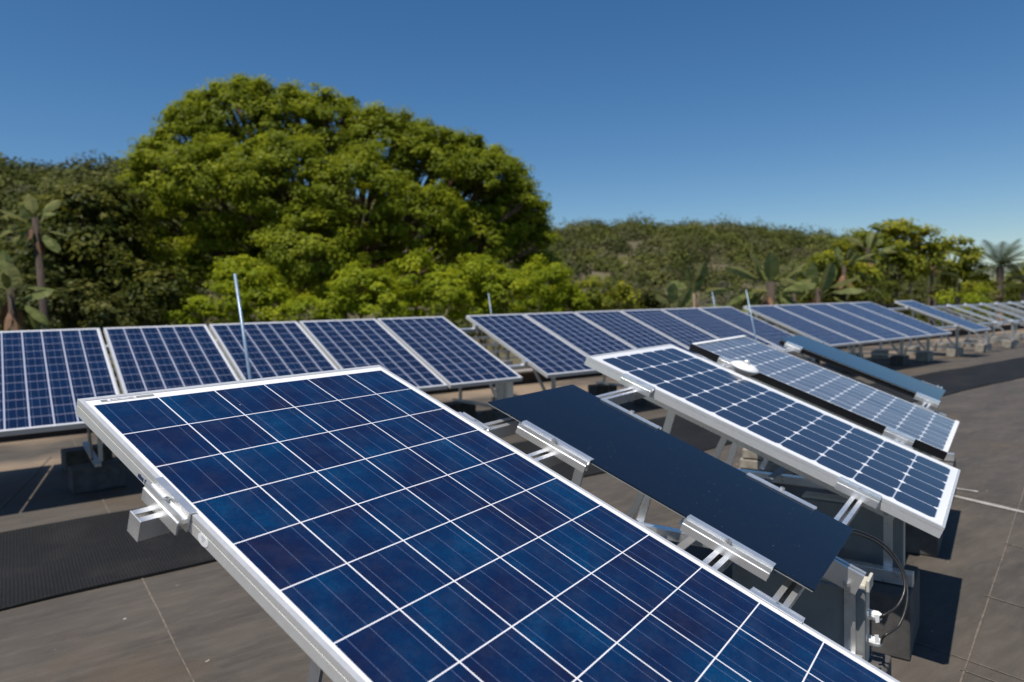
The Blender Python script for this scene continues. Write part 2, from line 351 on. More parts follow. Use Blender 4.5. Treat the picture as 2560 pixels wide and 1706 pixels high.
# parapet and railing at the roof edge
w = empty('parapet_wall', SN(10, 10.6)); tag(w, 'low brown parapet wall with pale coping along the roof edge behind the panel rows', 'wall')
w.rotation_euler.z = A2
b = MB(); b.box((-19, -0.1, -0.002), (65, 0.12, 0.23)); b.build('wall_face', MAT['parapet'], w)
b = MB(); b.box((-19, -0.26, 0.232), (65, 0.15, 0.27)); b.build('coping', MAT['coping'], w, bevel=0.006)  # overhang widened to cast shade on the wall face
w = empty('roof_railing', SN(10, 10.6)); w.rotation_euler.z = A2
tag(w, 'grey railing of four horizontal bars standing on the parapet behind the panels', 'railing')
for z in (0.50, 0.64, 0.78, 0.92):
    b = MB(); b.box((-19, -0.02, z), (14, 0.02, z + 0.035)); b.build('rail', MAT['galv'], w)
for k in range(14):
    b = MB(); b.box((-19 + k * 2.5, 0.021, 0.271), (-18.95 + k * 2.5, 0.06, 0.98)); b.build('post', MAT['galv'], w)

# ------------------------------------------------------------------ solar panels
def channel(mb, a, b, w, h, up, slot=0.012, th=0.003):
    """slotted channel whose top faces up"""
    for poly in ([(-w/2, -h), (w/2, -h), (w/2, -h + th), (-w/2, -h + th)],
                 [(-w/2, -h + th), (-w/2 + th, -h + th), (-w/2 + th, -th), (-w/2, -th)],
                 [(w/2 - th, -h + th), (w/2, -h + th), (w/2, -th), (w/2 - th, -th)],
                 [(-w/2, -th), (-slot/2, -th), (-slot/2, 0), (-w/2, 0)], [(slot/2, -th), (w/2, -th), (w/2, 0), (slot/2, 0)]):
        mb.prism(poly, a, b, up)

def panel(name, M, w, l, glass, frame, depth=0.04, lip=0.011, groove=True, frame_name='frame', endwhite=False):
    """origin at upper left corner, x across, -y down slope"""
    e = empty(name, mat=M)
    f = MB()
    def side(a, b, out):
        a = Vector(a); b = Vector(b); o_ = Vector(out)
        prof = [(0, 0), (lip, 0), (lip, -0.006), (0.003, -0.009), (0.003, -depth + 0.002), (0.02, -depth + 0.002), (0.02, -depth), (0, -depth)]
        if groove: prof = prof[:-1] + [(0, -depth), (0, -0.0165), (0.0025, -0.0160), (0.0025, -0.0140), (0, -0.0135)]
        vs = []
        for q, sgn in ((a, 1), (b, -1)):
            t_ = (b - a).normalized()
            for (i, z) in prof: vs.append(q - o_ * i + t_ * (i * sgn) + Vector((0, 0, z)))
        m = len(prof); f.add(vs, [(i, (i + 1) % m, (i + 1) % m + m, i + m) for i in range(m)])
    side((0, 0, 0), (w, 0, 0), (0, 1, 0)); side((w, 0, 0), (w, -l, 0), (1, 0, 0))
    side((w, -l, 0), (0, -l, 0), (0, -1, 0)); side((0, -l, 0), (0, 0, 0), (-1, 0, 0))
    f.build(frame_name, frame, e)
    gm = MB(); gm.box((0.004, -l + 0.004, -0.0058), (w - 0.004, -0.004, -0.0025)); gm.build('cell_face', glass, e)
    bk = MB(); bk.box((0.005, -l + 0.005, -0.0085), (w - 0.005, -0.005, -0.0061)); bk.build('backsheet', MAT['white'], e)
    jb = MB(); jb.box((w/2 - 0.06, -0.22, -0.032), (w/2 + 0.06, -0.10, -0.0087)); jb.build('junction_box', MAT['black'], e)
    return e

near = panel('solar_module', rackM(-0.020, -0.037), 0.992, 1.956, MAT['poly_near'], MAT['frame'])
tag(near, 'closest and largest blue polycrystalline solar panel with silver frame in the foreground', 'solar panel')
# stickers on the near panel
b = MB(); b.lathe([(0.019, 0), (0.019, 0.0006)], Matrix.Translation((-0.0002, -0.602, -0.0285)) @ Matrix.Scale(0.62, 4, (0, 0, 1)) @ Matrix.Rotation(R(-90), 4, 'Y') , 28); b.build('round_sticker', MAT['white'], near)
b = MB()
for k in range(3): b.box((-0.0010, -0.610 + 0.002*k, -0.0235 - 0.0042*k), (-0.00085, -0.596 - 0.001*k, -0.0226 - 0.0042*k))
b.build('sticker_print', MAT['ink'], near)
b = MB(); 
for k in range(17):
    if k in (6,): continue
    hh = random.uniform(0.008, 0.012); b.box((-0.0006, -0.330 - k * 0.0043, -0.0365), (-0.0001, -0.3268 - k * 0.0043, -0.0365 + hh))
b.build('printed_mark', MAT['ink'], near)
b = MB(); b.box((0.045, -0.0275, -0.0024), (0.175, -0.016, -0.0020)); b.build('serial_label', MAT['grey_lid'], near)
b = MB(); b.box((0.060, -0.0255, -0.0019), (0.130, -0.018, -0.0016)); b.build('serial_label', MAT['white'], near)
b = MB()
for k in range(22): b.box((0.068 + k * 0.0026, -0.0245, -0.0015), (0.0680 + k * 0.0026 + random.uniform(0.0006, 0.0016), -0.019, -0.0013))
b.build('bar_code', MAT['ink'], near)

mono = panel('solar_module', rackM(2.223, 0.120), 1.035, 1.63, MAT['mono'], MAT['frame'], depth=0.046)
tag(mono, 'monocrystalline panel with silver frame and white diamond spots between dark blue cells', 'solar panel')
hit = panel('solar_module', rackM(3.52, 0.155), 1.085, 1.52, MAT['hit'], MAT['black'], depth=0.046)
tag(hit, 'grey blue finely striped solar panel with deep black frame', 'solar panel')
for y0 in (-0.001, -1.519 + 0.024):
    b = MB(); b.box((0.004, y0 - 0.024, 0.0004), (1.081, y0, 0.0022)); b.build('end_strip', MAT['white'], hit)

def film(u, v, w, l, label):
    e = empty('thin_film_module', mat=rackM(u, v, 0.0)); tag(e, label, 'solar panel')
    b = MB(); b.box((0, -l, -0.0035), (w, 0, 0)); b.build('front_glass', MAT['film'], e, bevel=0.0007)
    b = MB(); b.box((0.001, -l + 0.001, -0.0075), (w - 0.001, -0.001, -0.0042)); b.build('back_glass', MAT['beige_glass'], e)
    return e
t = NT('glass_edge'); MAT['beige_glass'] = t.bsdf((0.30, 0.31, 0.29), 0.25, 0, 0.5)
film1 = film(1.165, 0.335, 0.585, 1.170, 'frameless dark navy glass panel between the foreground panel and the white spotted panel')
film2 = film(5.12, 0.30, 0.70, 1.21, 'frameless thin glass panel reflecting pale sky, farthest on the front rack')
b = MB(); b.box((0.20, -0.55, -0.030), (0.32, -0.42, -0.008)); b.build('junction_box', MAT['black'], film2)
b = MB(); b.box((0.22, -0.95, -0.030), (0.32, -0.85, -0.008)); b.build('junction_box', MAT['black'], film1)
for f_ in (film2,):
    b = MB(); b.box((0.01, -1.2, -0.045), (0.05, -0.01, -0.0078)); b.build('edge_rail', MAT['black'], f_)
    b = MB(); b.box((0.65, -1.2, -0.045), (0.69, -0.01, -0.0078)); b.build('edge_rail', MAT['black'], f_)

# ------------------------------------------------------------------ front mounting rack
rack = empty('mounting_rack', (3.3, 0.9, 0)); IM = Matrix.Translation((-3.3, -0.9, 0))
tag(rack, 'aluminium mounting rack with slotted rails and clamps carrying the five mixed front panels', 'mounting rack')
def rbuild(mb, name, mat, parent=rack, **k):
    o = mb.build(name, mat, parent, **k)
    if parent is rack: o.matrix_parent_inverse = IM
    return o
RU = tuple(RN)
for v in (0.42, 1.452):
    b = MB(); channel(b, RP(-0.082, v, -0.041), RP(6.25, v, -0.041), 0.044, 0.047, RU, 0.013)
    rbuild(b, 'rail', MAT['alu'])
    b = MB(); b.bar(RP(-0.0845, v, -0.0645), RP(-0.0823, v, -0.0645), 0.046, 0.049, RU); rbuild(b, 'end_cap', MAT['alu'], bevel=0.001)
for v in (0.64, 1.262):
    b = MB(); channel(b, RP(0.995, v, -0.036), RP(1.80, v, -0.036), 0.044, 0.045, RU, 0.013); rbuild(b, 'rail', MAT['alu'])
def clamp(u, v, sgn, ln, thick=0.041, lipw=0.011, wide=0.030, name='clamp'):
    """end clamp beside a panel edge at u, reaching over it towards sgn"""
    b = MB(); a = -sgn
    prof = [(0.001, -thick), (0.001, 0.0015), (-lipw, 0.0015), (-lipw, 0.0045), (0.006, 0.0045), (0.008, -0.006), (0.012, -0.008), (0.020, -0.008), (0.022, 0.001), (wide - 0.004, 0.001), (wide - 0.003, -0.011), (wide, -0.013), (wide, -thick), (wide - 0.004, -thick), (wide - 0.004, -0.018), (0.005, -0.018), (0.005, -thick)]
    vs = [RP(u + a * x, vv, z) for vv in (v - ln/2, v + ln/2) for x, z in prof]; m = len(prof)
    b.add(vs, [(i, (i+1) % m, (i+1) % m + m, i + m) for i in range(m)])
    for off in (0, m):
        for q in ((0, 1, 15, 16), (1, 4, 5, 15), (1, 2, 3, 4), (5, 6, 7, 15), (7, 8, 14, 15), (8, 9, 13 + 1, 14), (9, 10, 14), (10, 11, 12, 13), (10, 13, 14)):
            q = tuple(dict.fromkeys(q)); b.add([vs[off + i] for i in q], [tuple(range(len(q)))])
    c = rbuild(b, name, MAT['alu'])
    big = ln > 0.2; k_ = 1.35 if big else 1.0
    T = Matrix.Translation(RP(u + a * 0.015, v, -0.008 + 0.006 * big)) @ rackM(0, 0).to_3x3().to_4x4()
    b = MB(); b.lathe([(0.0065 * k_, 0), (0.0065 * k_, 0.009 * k_), (0.0035, 0.0095 * k_), (0.0035, 0.004)], T, 8)
    o = b.build('bolt', MAT['galv'], c)
    return c
clamp(-0.020, 0.440, 1, 0.145, wide=0.028); clamp(0.972, 0.425, -1, 0.12); clamp(-0.020, 1.452, 1, 0.145); clamp(0.972, 1.455, -1, 0.135)
clamp(1.165, 0.640, 1, 0.285, 0.036, 0.018, 0.028); clamp(1.750, 0.622, -1, 0.270, 0.036, 0.018, 0.028)
clamp(1.165, 1.262, 1, 0.265, 0.036, 0.018, 0.028); clamp(1.750, 1.250, -1, 0.250, 0.036, 0.018, 0.028)
clamp(2.223, 0.425, 1, 0.165, 0.041, 0.008, 0.034); clamp(3.258, 0.42, -1, 0.15); clamp(2.223, 1.445, 1, 0.160, 0.041, 0.008, 0.034); clamp(3.258, 1.452, -1, 0.15)
clamp(3.52, 0.43, 1, 0.13, 0.041, 0.009, 0.034); clamp(4.605, 0.42, -1, 0.13); clamp(3.52, 1.44, 1, 0.15, 0.041, 0.009, 0.05); clamp(4.605, 1.452, -1, 0.13)
clamp(5.12, 0.43, 1, 0.13, 0.041, 0.012, 0.05); clamp(5.82, 0.42, -1, 0.12); clamp(5.12, 1.44, 1, 0.16, 0.041, 0.012, 0.06); clamp(5.82, 1.40, -1, 0.15)
def rz(Y): return NG.z - (NG.y - Y) * math.tan(T1)            # height of the rack plane at Y
FX = (1.12, 2.40, 3.28, 4.70, 5.95)
for X in FX:
    # sloping rafter under the rails
    b = MB(); p0 = Vector((X, 0.36, rz(0.36) - 0.098)); p1 = Vector((X, 1.62, rz(1.62) - 0.098))
    channel(b, p0, p1, 0.045, 0.070, (0, -math.sin(T1), math.cos(T1)), 0.010); rbuild(b, 'rafter', MAT['alu'])
    b = MB(); b.bar((X + 0.030, 0.41, 0.335), (X + 0.030, 0.41, rz(0.41) - 0.115), 0.034, 0.010, (1, 0, 0)); o = rbuild(b, 'front_post', MAT['alu'])
    b = MB(); b.tube([(X + 0.012, 0.41, rz(0.41) - 0.150), (X - 0.040, 0.41, rz(0.41) - 0.150)], 0.008, 6); b.tube([(X - 0.026, 0.41, rz(0.41) - 0.150), (X - 0.033, 0.41, rz(0.41) - 0.150)], 0.012, 6)
    b.build('bolt', MAT['galv'], o).matrix_parent_inverse = Matrix.Identity(4)
    b = MB(); b.bar((X + 0.031, 1.375, rz(1.375) - 0.115), (X + 0.031, 1.585, 0.335), 0.042, 0.012, (1, 0, 0)); rbuild(b, 'rear_leg', MAT['alu'])
    b = MB(); b.bar((X + 0.05, 1.10, rz(1.10) - 0.12), (X + 0.05, 1.36, 0.345), 0.030, 0.008, (1, 0, 0)); rbuild(b, 'brace', MAT['alu'])
    b = MB(); b.box((X - 0.025, 0.37 if X == 2.40 else 0.31, 0.280), (X + 0.024, 1.74, 0.335)); rbuild(b, 'base_beam', MAT['alu'], bevel=0.002)
for Y in (0.62, 1.22):
    b = MB(); b.box((1.0, Y, 0.338), (6.1, Y + 0.05, 0.343)); rbuild(b, 'cross_strap', MAT['dull'])
# concrete blocks under the base beams
def block(x, y, sx, sy, sz, mat, z0=0.0, rz_=0.0):
    o = MB().box((-sx/2, -sy/2, 0.001), (sx/2, sy/2, sz)).build('concrete_block', mat, bevel=0.008)
    o.location = (x, y, z0); o.rotation_euler.z = rz_; return o
names = ['leftmost, hidden behind the foreground panel', 'below the near grey cabinet', 'in deep shade behind the looping black cables', 'under the spotted panel corner', 'under the farthest end']
for i, X in enumerate(FX):
    o = block(X + 0.02 + 0.05 * (i == 2), 0.44, 0.38, 0.26, 0.272, MAT['conc_shaded']); tag(o, 'shade-darkened concrete ballast block carrying the front rack, ' + names[i], 'concrete block', 'ballast blocks under the front rack')
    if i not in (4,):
        o = block(X + 0.01, 1.62, 0.40, 0.30, 0.272, MAT['conc_shaded']); tag(o, 'shade-darkened block at the back foot of the front rack, ' + ['seen left below the foreground panel', 'behind the navy glass panel', 'beside the slanted rear leg', 'behind the spotted panel'][i], 'concrete block', 'ballast blocks under the front rack')
for k in range(3):
    o = block(5.93 + 0.01 * k, 1.66 - 0.008 * k, 0.42, 0.34, 0.080, MAT['conc'], 0.088 * k, 0.08 * k - 0.1)
    tag(o, 'beige paver at the ' + ['bottom', 'middle', 'top'][k] + ' of the small sunlit stack behind the navy panel', 'paver', 'beige pavers stacked under the rack')

# electrical cabinets on the front posts
def cabinet(X, label, detail=True):
    e = empty('electrical_cabinet', (X + 0.065, 0.55, 0.07)); tag(e, label, 'electrical cabinet')
    L_ = Matrix.Translation((-(X + 0.065), -0.55, -0.07))
    def bb(mb, nm, mt, **k): o = mb.build(nm, mt, e, **k); o.matrix_parent_inverse = L_; return o
    bb(MB().box((X + 0.065, 0.37, 0.09), (X + 0.155, 0.80, 0.555)), 'body', MAT['beige'], bevel=0.006)
    bb(MB().box((X + 0.038, 0.366, 0.085), (X + 0.063, 0.804, 0.545)), 'lid', MAT['grey_lid'], bevel=0.006)
    bb(MB().box((X + 0.066, 0.358, 0.530), (X + 0.150, 0.3685, 0.572)), 'mounting_lug', MAT['beige'], bevel=0.003)
    if detail:
        bb(MB().tube([(X + 0.085, 0.3695, 0.535), (X + 0.085, 0.366, 0.535)], 0.006, 10), 'screw', MAT['black'])
        for z in (0.435, 0.345):
            T = Matrix.Translation((X + 0.125, 0.3695, z)) @ Matrix.Rotation(R(90), 4, 'X')
            gl = bb(MB().lathe([(0.017, 0), (0.017, 0.010), (0.0135, 0.011), (0.0135, 0.013), (0.0165, 0.014), (0.0165, 0.030), (0.010, 0.040)], T, 10), 'cable_gland', MAT['white'])
    return e
cab = cabinet(2.40, 'grey electrical cabinet with beige edge and two white cable glands below the navy glass panel')
cabinet(3.40, 'plain grey electrical cabinet in shade under the white spotted panel', False)
def spline(ctrl, n=10):
    out = []
    c = [ctrl[0]] + list(ctrl) + [ctrl[-1]]
    for i in range(1, len(c) - 2):
        p0, p1, p2, p3 = c[i-1], c[i], c[i+1], c[i+2]
        for k in range(n):
            t_ = k / n
            out.append(0.5 * ((2*p1) + (p2 - p0)*t_ + (2*p0 - 5*p1 + 4*p2 - p3)*t_*t_ + (3*p1 - p0 - 3*p2 + p3)*t_**3))
    out.append(c[-2]); return out
for i, z in enumerate((0.435, 0.345)):
    a = Vector((2.525, 0.332, z)); d0 = 2.22
    if i == 0: ctrl = [a, P(2205, 1541, d0), P(2243, 1516, d0 + .02), P(2262, 1470, d0 + .05), P(2250, 1420, d0 + .08), P(2215, 1375, d0 + .1), P(2170, 1345, d0 + .1), P(2110, 1330, d0 + .08), P(2060, 1345, d0 + .05)]
    else: ctrl = [a, P(2210, 1591, d0), P(2248, 1562, d0 + .02), P(2268, 1500, d0 + .05), P(2260, 1430, d0 + .09), P(2222, 1372, d0 + .12), P(2175, 1340, d0 + .13), P(2115, 1322, d0 + .1), P(2060, 1335, d0 + .06)]
    o = MB().tube(spline(ctrl), 0.0042, 8).build('cable', MAT['cable'], smooth=True)
    tag(o, 'black cable looping from the ' + ('upper' if i == 0 else 'lower') + ' white gland up under the navy panel', 'cable', 'black cables on the grey cabinet')
    tg = MB(); p = P(2191, 1541 if i == 0 else 1591, d0 - 0.006); r_ = Vector(CR[:, 0]); u_ = Vector(CR[:, 2]); f_ = Vector(CR[:, 1])
    w0 = p - r_ * 0.006 + u_ * 0.004
    q = [w0, w0 + r_ * 0.013, w0 + r_ * 0.016 - u_ * 0.024, w0 + r_ * 0.004 - u_ * 0.026]
    tg.add(q + [k + f_ * 0.0015 for k in q], [(0,1,2,3),(7,6,5,4),(0,4,5,1),(1,5,6,2),(2,6,7,3),(3,7,4,0)])
    tg.build('cable_tag', MAT['white'], o)

# pyranometer
T = rackM(3.395, 0.56, 0.02)
py = empty('solar_sensor', mat=T); tag(py, 'white disc shaped sun sensor with small glass dome between two panels', 'sensor')
MB().lathe([(0.035, -0.05), (0.075, -0.012), (0.086, -0.004), (0.088, 0.0), (0.078, 0.010), (0.055, 0.022), (0.03, 0.026)], Matrix.Identity(4), 32).build('sun_shield', MAT['white'], py, smooth=True)
MB().lathe([(0.020, 0.0262), (0.020, 0.034), (0.017, 0.042), (0.010, 0.048), (0.002, 0.050)], Matrix.Identity(4), 20).build('dome', MAT['frame'], py, smooth=True)
MB().box((-0.03, 0.05, -0.058), (0.03, 0.18, -0.052)).build('mounting_plate', MAT['alu'], py)

# ------------------------------------------------------------------ back rows
TOPZ = 1.3959 + 0.0; S0 = -0.255; NT_ = 8.2218; PIT = 1.0296; LEN = 1.956
VN = -math.cos(T2); VZ = -math.sin(T2)
def tabM(s, down=0.0, w=0.0):
    m = Matrix.Identity(4); ys = N2 * math.cos(T2) + Vector((0, 0, math.sin(T2))); zn = U2.cross(ys)
    p = SN(s, NT_ + VN * down, TOPZ + VZ * down) + zn * w
    for i in range(3): m[i][0] = U2[i]; m[i][1] = ys[i]; m[i][2] = zn[i]; m[i][3] = p[i]
    return m
proto = None
ordn = ['first', 'second', 'third', 'fourth', 'fifth', 'sixth']
tabs = [(-PIT, 1, 'x'), (0.0, 5, 'the left back row'), (5.4987, 6, 'the middle back row'), (12.067, 5, 'the right back row'), (18.465, 1, None)]
for off, cnt, nm in tabs:
    for k in range(cnt):
        M_ = tabM(S0 + off + k * PIT)
        if proto is None:
            proto = panel('solar_module', M_, 0.996, LEN, MAT['poly_far'], MAT['frame'], depth=0.045, lip=0.020, groove=False); o = proto
        else:
            o = copy_tree(proto); o.matrix_world = M_
        lab = 'blue panel beyond the left photo edge, casting shade on the roof' if nm == 'x' else f'{ordn[k]} blue panel from the left in {nm} of tilted panels' if nm else 'lone blue panel tilted on the far rack beside the bare white rafters'
        tag(o, lab, 'solar panel', 'blue panels in the back rows')

def nz(n): return TOPZ - (NT_ - n) * math.tan(T2)
def table_rack(s0, s1, label, frames, bare=False):
    c = SN((s0 + s1) / 2, 7.3); e = empty('panel_rack', c); L_ = Matrix.Translation(-c)
    tag(e, label, 'panel rack', 'steel racks under the back rows')
    up = -N2 * math.sin(T2) + Vector((0, 0, math.cos(T2)))
    def bb(mb, nm, mt, **k): o = mb.build(nm, mt, e, **k); o.matrix_parent_inverse = L_; return o
    for down in (0.36, 1.55):
        n_ = NT_ + VN * down; z_ = TOPZ + VZ * down
        a = SN(s0, n_, z_) - up * 0.072; b_ = SN(s1, n_, z_) - up * 0.072
        bb(MB().bar(a, b_, 0.045, 0.05, up), 'rail', MAT['alu'])
    for s_ in frames:
        a = SN(s_, 6.62, nz(6.62)) - up * 0.125; b_ = SN(s_, 8.05, nz(8.05)) - up * 0.125
        bb(MB().bar(a, b_, 0.045, 0.05, up), 'rafter', MAT['galv'])
        bb(MB().bar(SN(s_ + 0.03, 6.95, 0.24), SN(s_ + 0.03, 6.95, nz(6.95) - 0.14), 0.06, 0.03, tuple(U2)), 'front_post', MAT['galv'])
        bb(MB().bar(SN(s_ + 0.03, 8.02, 0.24), SN(s_ + 0.03, 7.95, nz(7.95) - 0.14), 0.05, 0.025, tuple(U2)), 'rear_post', MAT['galv'])
        bb(MB().bar(SN(s_ - 0.03, 6.98, 0.26), SN(s_ - 0.03, 7.55, nz(7.55) - 0.15), 0.04, 0.02, tuple(U2)), 'brace', MAT['galv'])
        bb(MB().bar(SN(s_, 6.85, 0.225), SN(s_, 8.15, 0.225), 0.05, 0.03), 'base_beam', MAT['galv'])
    for s_ in (s0 + 0.35, s1 - 0.35):
        pass
    for q in (s0, s1):
        for down in (0.36, 1.55):
            a = SN(q - 0.015, NT_ + VN * down, TOPZ + VZ * down)
            b = MB(); b.bar(a - up * 0.046, a + up * 0.006, 0.05, 0.06, N2); bb(b, 'clamp', MAT['alu'])
    if bare:
        s_ = s0 + 2.4
        while s_ < s1:
            a = SN(s_, 6.62, nz(6.62)) - up * 0.03; b_ = SN(s_, 7.92, nz(7.92)) - up * 0.03
            bb(MB().bar(a, b_, 0.10, 0.05, up), 'bare_rafter', MAT['alu'])
            s_ += 1.12
    return e
table_rack(S0 - 1.2, S0 + 5.45, 'steel rack with concrete feet under the left back row of panels', (0.55, 2.7, 4.95))
table_rack(S0 + 5.47, S0 + 11.72, 'steel rack with concrete feet under the middle back row of panels', (5.75, 7.7, 9.6, 11.2))
table_rack(S0 + 12.03, S0 + 18.44, 'steel rack under the right back row of panels', (12.1, 13.9, 15.7, 17.0))
table_rack(S0 + 18.46, S0 + 45, 'long bare rack of white sloping rafters running to the right edge', [18.6 + 1.84 * k for k in range(14)], True)
bp = None; bl = []
for i, s_ in enumerate([0.55, 2.7, 4.95, 5.75, 7.7, 9.6, 11.2, 12.1, 13.9, 15.7, 17.0] + [18.6 + 1.84 * k for k in range(14)]):
    for n_ in (7.0, 8.0):
        if bp is None:
            bp = MB().box((-0.2, -0.13, 0.001), (0.2, 0.13, 0.205)).build('ballast_block', MAT['conc_shaded'], bevel=0.008); o = bp
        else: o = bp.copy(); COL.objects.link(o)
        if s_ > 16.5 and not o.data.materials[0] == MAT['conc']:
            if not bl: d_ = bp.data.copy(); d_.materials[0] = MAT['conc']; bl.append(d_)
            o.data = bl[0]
        o.location = SN(s_ + 0.04 * math.sin(i * 3), n_); o.rotation_euler.z = A2 + 0.12 * math.sin(i * 7 + n_)
        row = 'front' if n_ < 7.5 else 'rear'
        if s_ < 5.2: w_ = 'under the left back row, ' + ['near its left end', 'below its middle', 'near its right end'][i]
        elif s_ < 11.9: w_ = 'under the middle back row, ' + ['at its left end', 'left of its centre', 'right of its centre', 'at its right end'][i - 3]
        elif s_ < 18: w_ = 'under the right back row, ' + ['at its left end', 'left of its centre', 'right of its centre', 'at its right end'][i - 7]
        else: w_ = 'under the bare white rafters'
        tag(o, f'{row} concrete foot block ' + w_, 'concrete block', 'foot blocks under the back rows' if s_ < 18 else f'{row} foot blocks under the bare rafters')
# galvanised cable tray box below the left row
e = empty('cable_tray', SN(5.15, 7.2, 0.25)); tag(e, 'pale galvanised cable tray elbow below the left back row end', 'cable tray')
e.rotation_euler.z = A2
MB().box((-0.12, -0.04, 0.02), (0.12, 0.04, 0.55)).build('riser', MAT['galv'], e, bevel=0.004)
MB().box((-0.10, -0.45, -0.06), (0.45, -0.15, 0.0)).build('tray', MAT['galv'], e, bevel=0.004)
o = block(*SN(4.9, 6.85)[:2], 0.16, 0.12, 0.10, MAT['white'], 0, 0.3); o.name = 'white_brick'; tag(o, 'small white painted brick on the sandy roof below the left back row', 'brick')

# thin rods
def rod(p0, p1, r, label):
    o = MB().tube([p0, p1], [r * 1.05, r], 10).build('lightning_rod', MAT['rod'], smooth=True); tag(o, label, 'rod', 'thin pale rods')
    return o
def rod_px(a, b, d, base_z, r, label):
    A, B_ = P(*a, d), P(*b, d); t_ = (B_ - A); k = (base_z - A.z) / t_.z; rod(A + t_ * k, A, r, label)
rod_px((587, 685), (625, 945), 4.3, 0.002, 0.010, 'tallest pale blue rod leaning left behind the foreground panel')
rod_px((1865, 725), (1888, 840), 7.2, 0.002, 0.007, 'thin pale rod rising before the joint of the middle and right rows')
rod_px((1221, 733), (1228, 786), 11.2, 0.002, 0.009, 'short pale rod tip behind the first panel of the middle row')
rod_px((1780, 730), (1787, 768), 14.8, 0.002, 0.011, 'short rod tip behind the right end of the middle row')

# ------------------------------------------------------------------ foliage
def leaf_mesh(name, C_, N_, size, mat, parent=None, aspect=0.6, tone=None):
    n = len(C_); size = np.broadcast_to(size, (n,))
    N_ = N_ / (np.linalg.norm(N_, axis=1, keepdims=True) + 1e-9)
    a = np.cross(N_, RNG.normal(size=(n, 3))); a /= np.linalg.norm(a, axis=1, keepdims=True) + 1e-9
    b = np.cross(N_, a); h = size[:, None] / 2
    V = np.empty((n, 4, 3)); V[:, 0] = C_ - a * h; V[:, 1] = C_ - b * h * aspect + N_ * h * 0.15; V[:, 2] = C_ + a * h; V[:, 3] = C_ + b * h * aspect + N_ * h * 0.15
    me = bpy.data.meshes.new(name); me.vertices.add(n * 4); me.vertices.foreach_set('co', V.reshape(-1).astype(np.float32))
    me.loops.add(n * 4); me.loops.foreach_set('vertex_index', np.arange(n * 4, dtype=np.int32))
    me.polygons.add(n); me.polygons.foreach_set('loop_start', np.arange(0, n * 4, 4, dtype=np.int32))
    me.update(calc_edges=True); me.materials.append(mat)
    if tone is not None:
        at = me.attributes.new('tone', 'FLOAT', 'POINT'); at.data.foreach_set('value', np.repeat(tone, 4).astype(np.float32))
    o = bpy.data.objects.new(name, me); COL.objects.link(o)
    if parent: o.parent = parent
    return o
def unit(n):
    d = RNG.normal(size=(n, 3)); return d / np.linalg.norm(d, axis=1, keepdims=True)
def lobes_to_leaves(lobes, clumps, per, cr, flat=0.55, inner=0.25, upbias=0.35):
    """lobes [(centre, radius)] -> clumps over their surface -> leaves round each clump"""
    Cs = []; Ns = []; To = []
    for c, r in lobes:
        c = np.array(c); k = max(7, int(clumps * (r ** 2)))
        d = unit(k); d[:, 2] += upbias; d /= np.linalg.norm(d, axis=1, keepdims=True)
        rad = r * (1 - inner * RNG.random(k) ** 2) * (0.86 + 0.28 * RNG.random(k))
        cc = c + d * rad[:, None] * np.array([1, 1, 0.92])
        for q, dd in zip(cc, d):
            m = max(8, int(per * RNG.uniform(0.6, 1.3))); s_ = cr * RNG.uniform(0.45, 1.5)
            x = unit(m) * (RNG.random((m, 1)) ** 0.45) * s_ * np.array([1, 1, flat])
            x += dd * (np.linalg.norm(x, axis=1, keepdims=True)) * 0.25
            Cs.append(q + x); Ns.append(x / s_ * 0.9 + dd * 0.5 + np.array([0, 0, 0.7]) + RNG.normal(size=(m, 3)) * 0.40); To.append(np.full(m, RNG.random()))
    return np.concatenate(Cs), np.concatenate(Ns), np.concatenate(To)
def tree(kind, label, lobes, base, matleaf, clumps, per, cr, leaf, cat='tree', group=None, bark='bark', trunk_r=0.3, flat=0.55, limbs=True):
    e = empty(kind, base); tag(e, label, cat, group); L_ = Matrix.Translation(-Vector(base))
    C_, N_, T_ = lobes_to_leaves(lobes, clumps, per, cr, flat)
    o = leaf_mesh('crown', C_, N_, leaf * RNG.uniform(0.6, 1.3, len(C_)), MAT[matleaf], e, tone=T_); o.matrix_parent_inverse = L_
    b = MB(); base = Vector(base)
    top = sum((Vector(c) for c, r in lobes), Vector()) / len(lobes)
    fork = base.lerp(Vector((top.x, top.y, base.z + (top.z - base.z) * 0.55)), 0.95)
    b.tube([base - Vector((0, 0, 0.1)), base.lerp(fork, 0.5) + Vector((trunk_r * .4, 0, 0)), fork], [trunk_r * 1.2, trunk_r, trunk_r * 0.8], 10)
    if limbs:
        for c, r in lobes:
            c = Vector(c); mid = fork.lerp(c, 0.5) + Vector((0, 0, -0.08 * (c - fork).length))
            b.tube([fork, mid, c], [trunk_r * 0.5, trunk_r * 0.32, trunk_r * 0.12], 7)
            for q in range(5):
                d = Vector(unit(1)[0]); d.z = abs(d.z) * 0.8
                b.tube([mid.lerp(c, 0.3 + 0.14 * q), c + d * r * 0.8], [trunk_r * 0.13, trunk_r * 0.04], 5)
    o = b.build('trunk', MAT[bark], e, smooth=True); o.matrix_parent_inverse = L_
    return e
def LB(d, *L_):
    """lobes from (px, py, radius in px[, extra depth])"""
    return [(P(l[0], l[1], d + (l[3] if len(l) > 3 else 0)), l[2] * (d + (l[3] if len(l) > 3 else 0)) / FPX) for l in L_]
def gbase(px, d, z=-4.0):
    p = P(px, 760, d); return (p.x, p.y, z)

